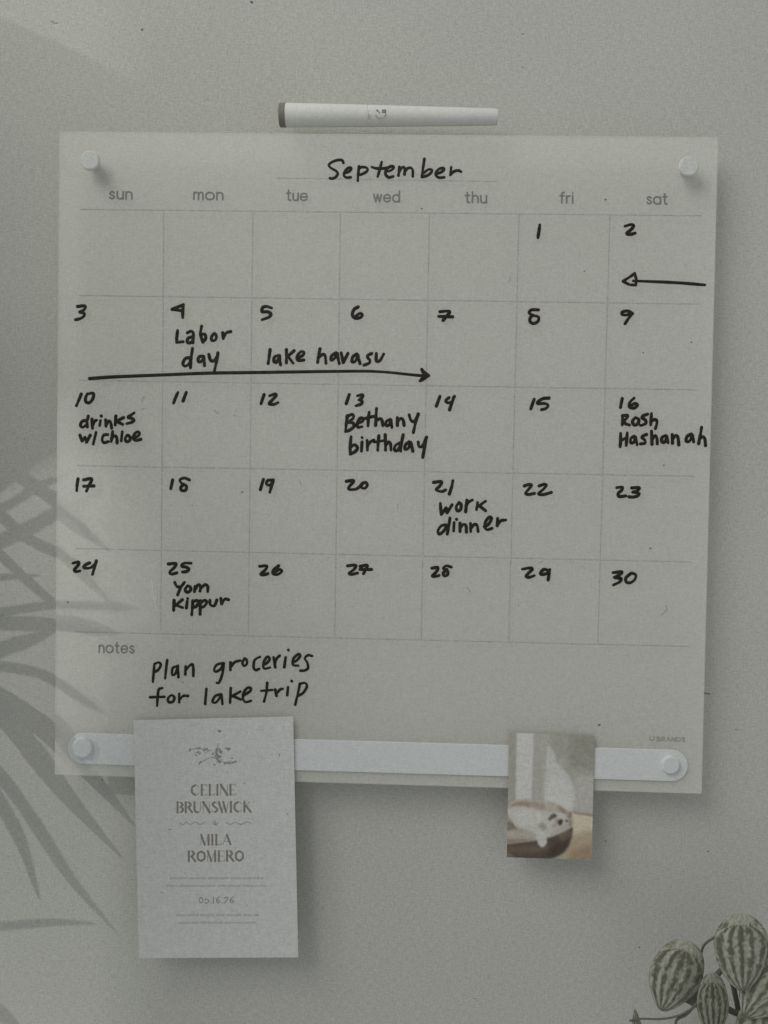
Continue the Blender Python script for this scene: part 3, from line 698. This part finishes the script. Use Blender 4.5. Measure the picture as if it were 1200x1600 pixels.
for path, wd in ((P_('-140,560 -40,690 43,752 110,800 150,850'), 22), (P_('-150,640 -40,760 30,832 90,865 150,900'), 18),
                 (P_('-120,900 -20,855 50,822 90,800 160,770'), 22), (P_('-160,860 -60,810 10,790 60,760 110,742'), 13),
                 (P_('-120,780 -50,790 20,745 60,715 100,700'), 15),
                 (P_('-180,700 -60,815 0,867 40,905 90,947 130,970'), 15), (P_('-160,890 -60,905 0,902 62,899'), 10),
                 (P_('-200,960 -60,962 0,956 83,945 165,947'), 14), (P_('-200,930 -60,958 0,972 83,976 170,988'), 24),
                 (P_('-200,1080 -80,1045 0,1015 45,1000 95,980'), 24), (P_('-220,1020 -90,1028 0,1040 67,1054 117,1087 165,1112'), 16),
                 (P_('-220,960 -90,1035 -20,1080 60,1130 140,1210 210,1290'), 34), (P_('-220,1000 -90,1060 0,1115 50,1172 110,1250 190,1340'), 34),
                 (P_('-100,1030 -20,1100 30,1150 62,1212'), 16),
                 (P_('-200,1030 -80,1130 0,1212 50,1280 110,1372 180,1455'), 20), (P_('-200,1060 -60,1170 0,1255 32,1315 62,1405'), 22),
                 (P_('-220,1440 -90,1452 0,1447 80,1441 148,1443'), 13), (P_('-200,1480 -90,1525 -10,1575 40,1615'), 26)):
    leaflet(path, wd, .052, .045 + .012 * random.random())
for path, wd in ((P_('60,775 100,808 170,860'), 20), (P_('70,845 110,880 175,945'), 15), (P_('70,944 165,946 215,950'), 13), (P_('60,970 120,976 185,990'), 24),
                 (P_('70,1052 117,1085 160,1115'), 15), (P_('60,1110 100,1150 140,1215'), 32)):
    leaflet(path, wd, .045, .042, pl=YB)
leaflet(P_('-150,560 -170,700 -205,960 -260,1400 -380,1900 -500,2300'), 22, .055, .06, 'rachis', lambda s: .6 + .6 * s)
# unseen leaf shapes added to block the sun beam and window light
bl = lambda s: max(.02, math.sin(math.pi * s ** .8)) ** .6
leaflet(P_('-190,700 -120,600 -30,480 70,340 130,210'), 330, .40, .41, 'leaf_blocker', bl)
leaflet(P_('-190,720 -80,640 60,560 190,430 330,250'), 300, .38, .39, 'leaf_blocker', bl)
leaflet(P_('-190,740 -60,680 20,655 100,635 180,620'), 110, .36, .37, 'leaf_blocker', bl)
leaflet(P_('-400,900 -340,700 -260,480 -190,330 -140,230'), 240, .42, .43, 'leaf_blocker', bl)
leaflet(P_('-200,58 -22,154 108,224 240,295 330,343'), 265, .13, .14, 'leaf_blocker', lambda s: max(.02, math.sin(math.pi * (.12 + .86 * s))) ** .35)
leaflet(P_('-240,900 -120,760 -40,560 0,340 20,120'), 270, .15, .16, 'leaf_blocker', bl, KP)
leaflet(P_('-300,1750 -130,1480 -30,1230 40,980 70,760'), 420, .15, .16, 'leaf_blocker', bl, KP)
leaflet(P_('150,1950 320,1760 480,1600 640,1470 760,1380'), 430, .22, .24, 'leaf_blocker', bl, KP)
blocker = thing('sun_blocker', toward(300, 2400, .55), 'pale unseen sheet added left of the calendar to block the sun beam', 'sun_blocker')  # unseen sheet, added to keep the sun beam off most of the wall
bm = bmesh.new(); G = []
EDGE = ((-900, 205), (0, 205), (500, 185), (700, 200), (820, 300), (1000, 335), (1240, 240), (1600, 205), (3000, 180))
def edge(y):
    for (a, xa), (b, xb) in zip(EDGE, EDGE[1:]):
        if y <= b: return xa + (xb - xa) * (y - a) / (b - a)
    return EDGE[-1][1]
for j in range(61):
    py = -900 + 3900 * j / 60; row = []
    for i in range(101):
        s = i / 100; x0 = edge(py)
        p = toward(x0 + s * (1950 - x0), py, .55)
        row.append(bm.verts.new((p.x, p.y + 0.012 * math.sin(s * 46) * min(1, s * 6), p.z)))
    G.append(row)
for a, b in zip(G, G[1:]):
    for i in range(100): bm.faces.new((a[i], b[i], b[i + 1], a[i + 1]))
o = link('blocker_sheet', bm, M['sun_blocker'], blocker, smooth=True)
md = o.modifiers.new('thickness', 'SOLIDIFY'); md.thickness = 0.001
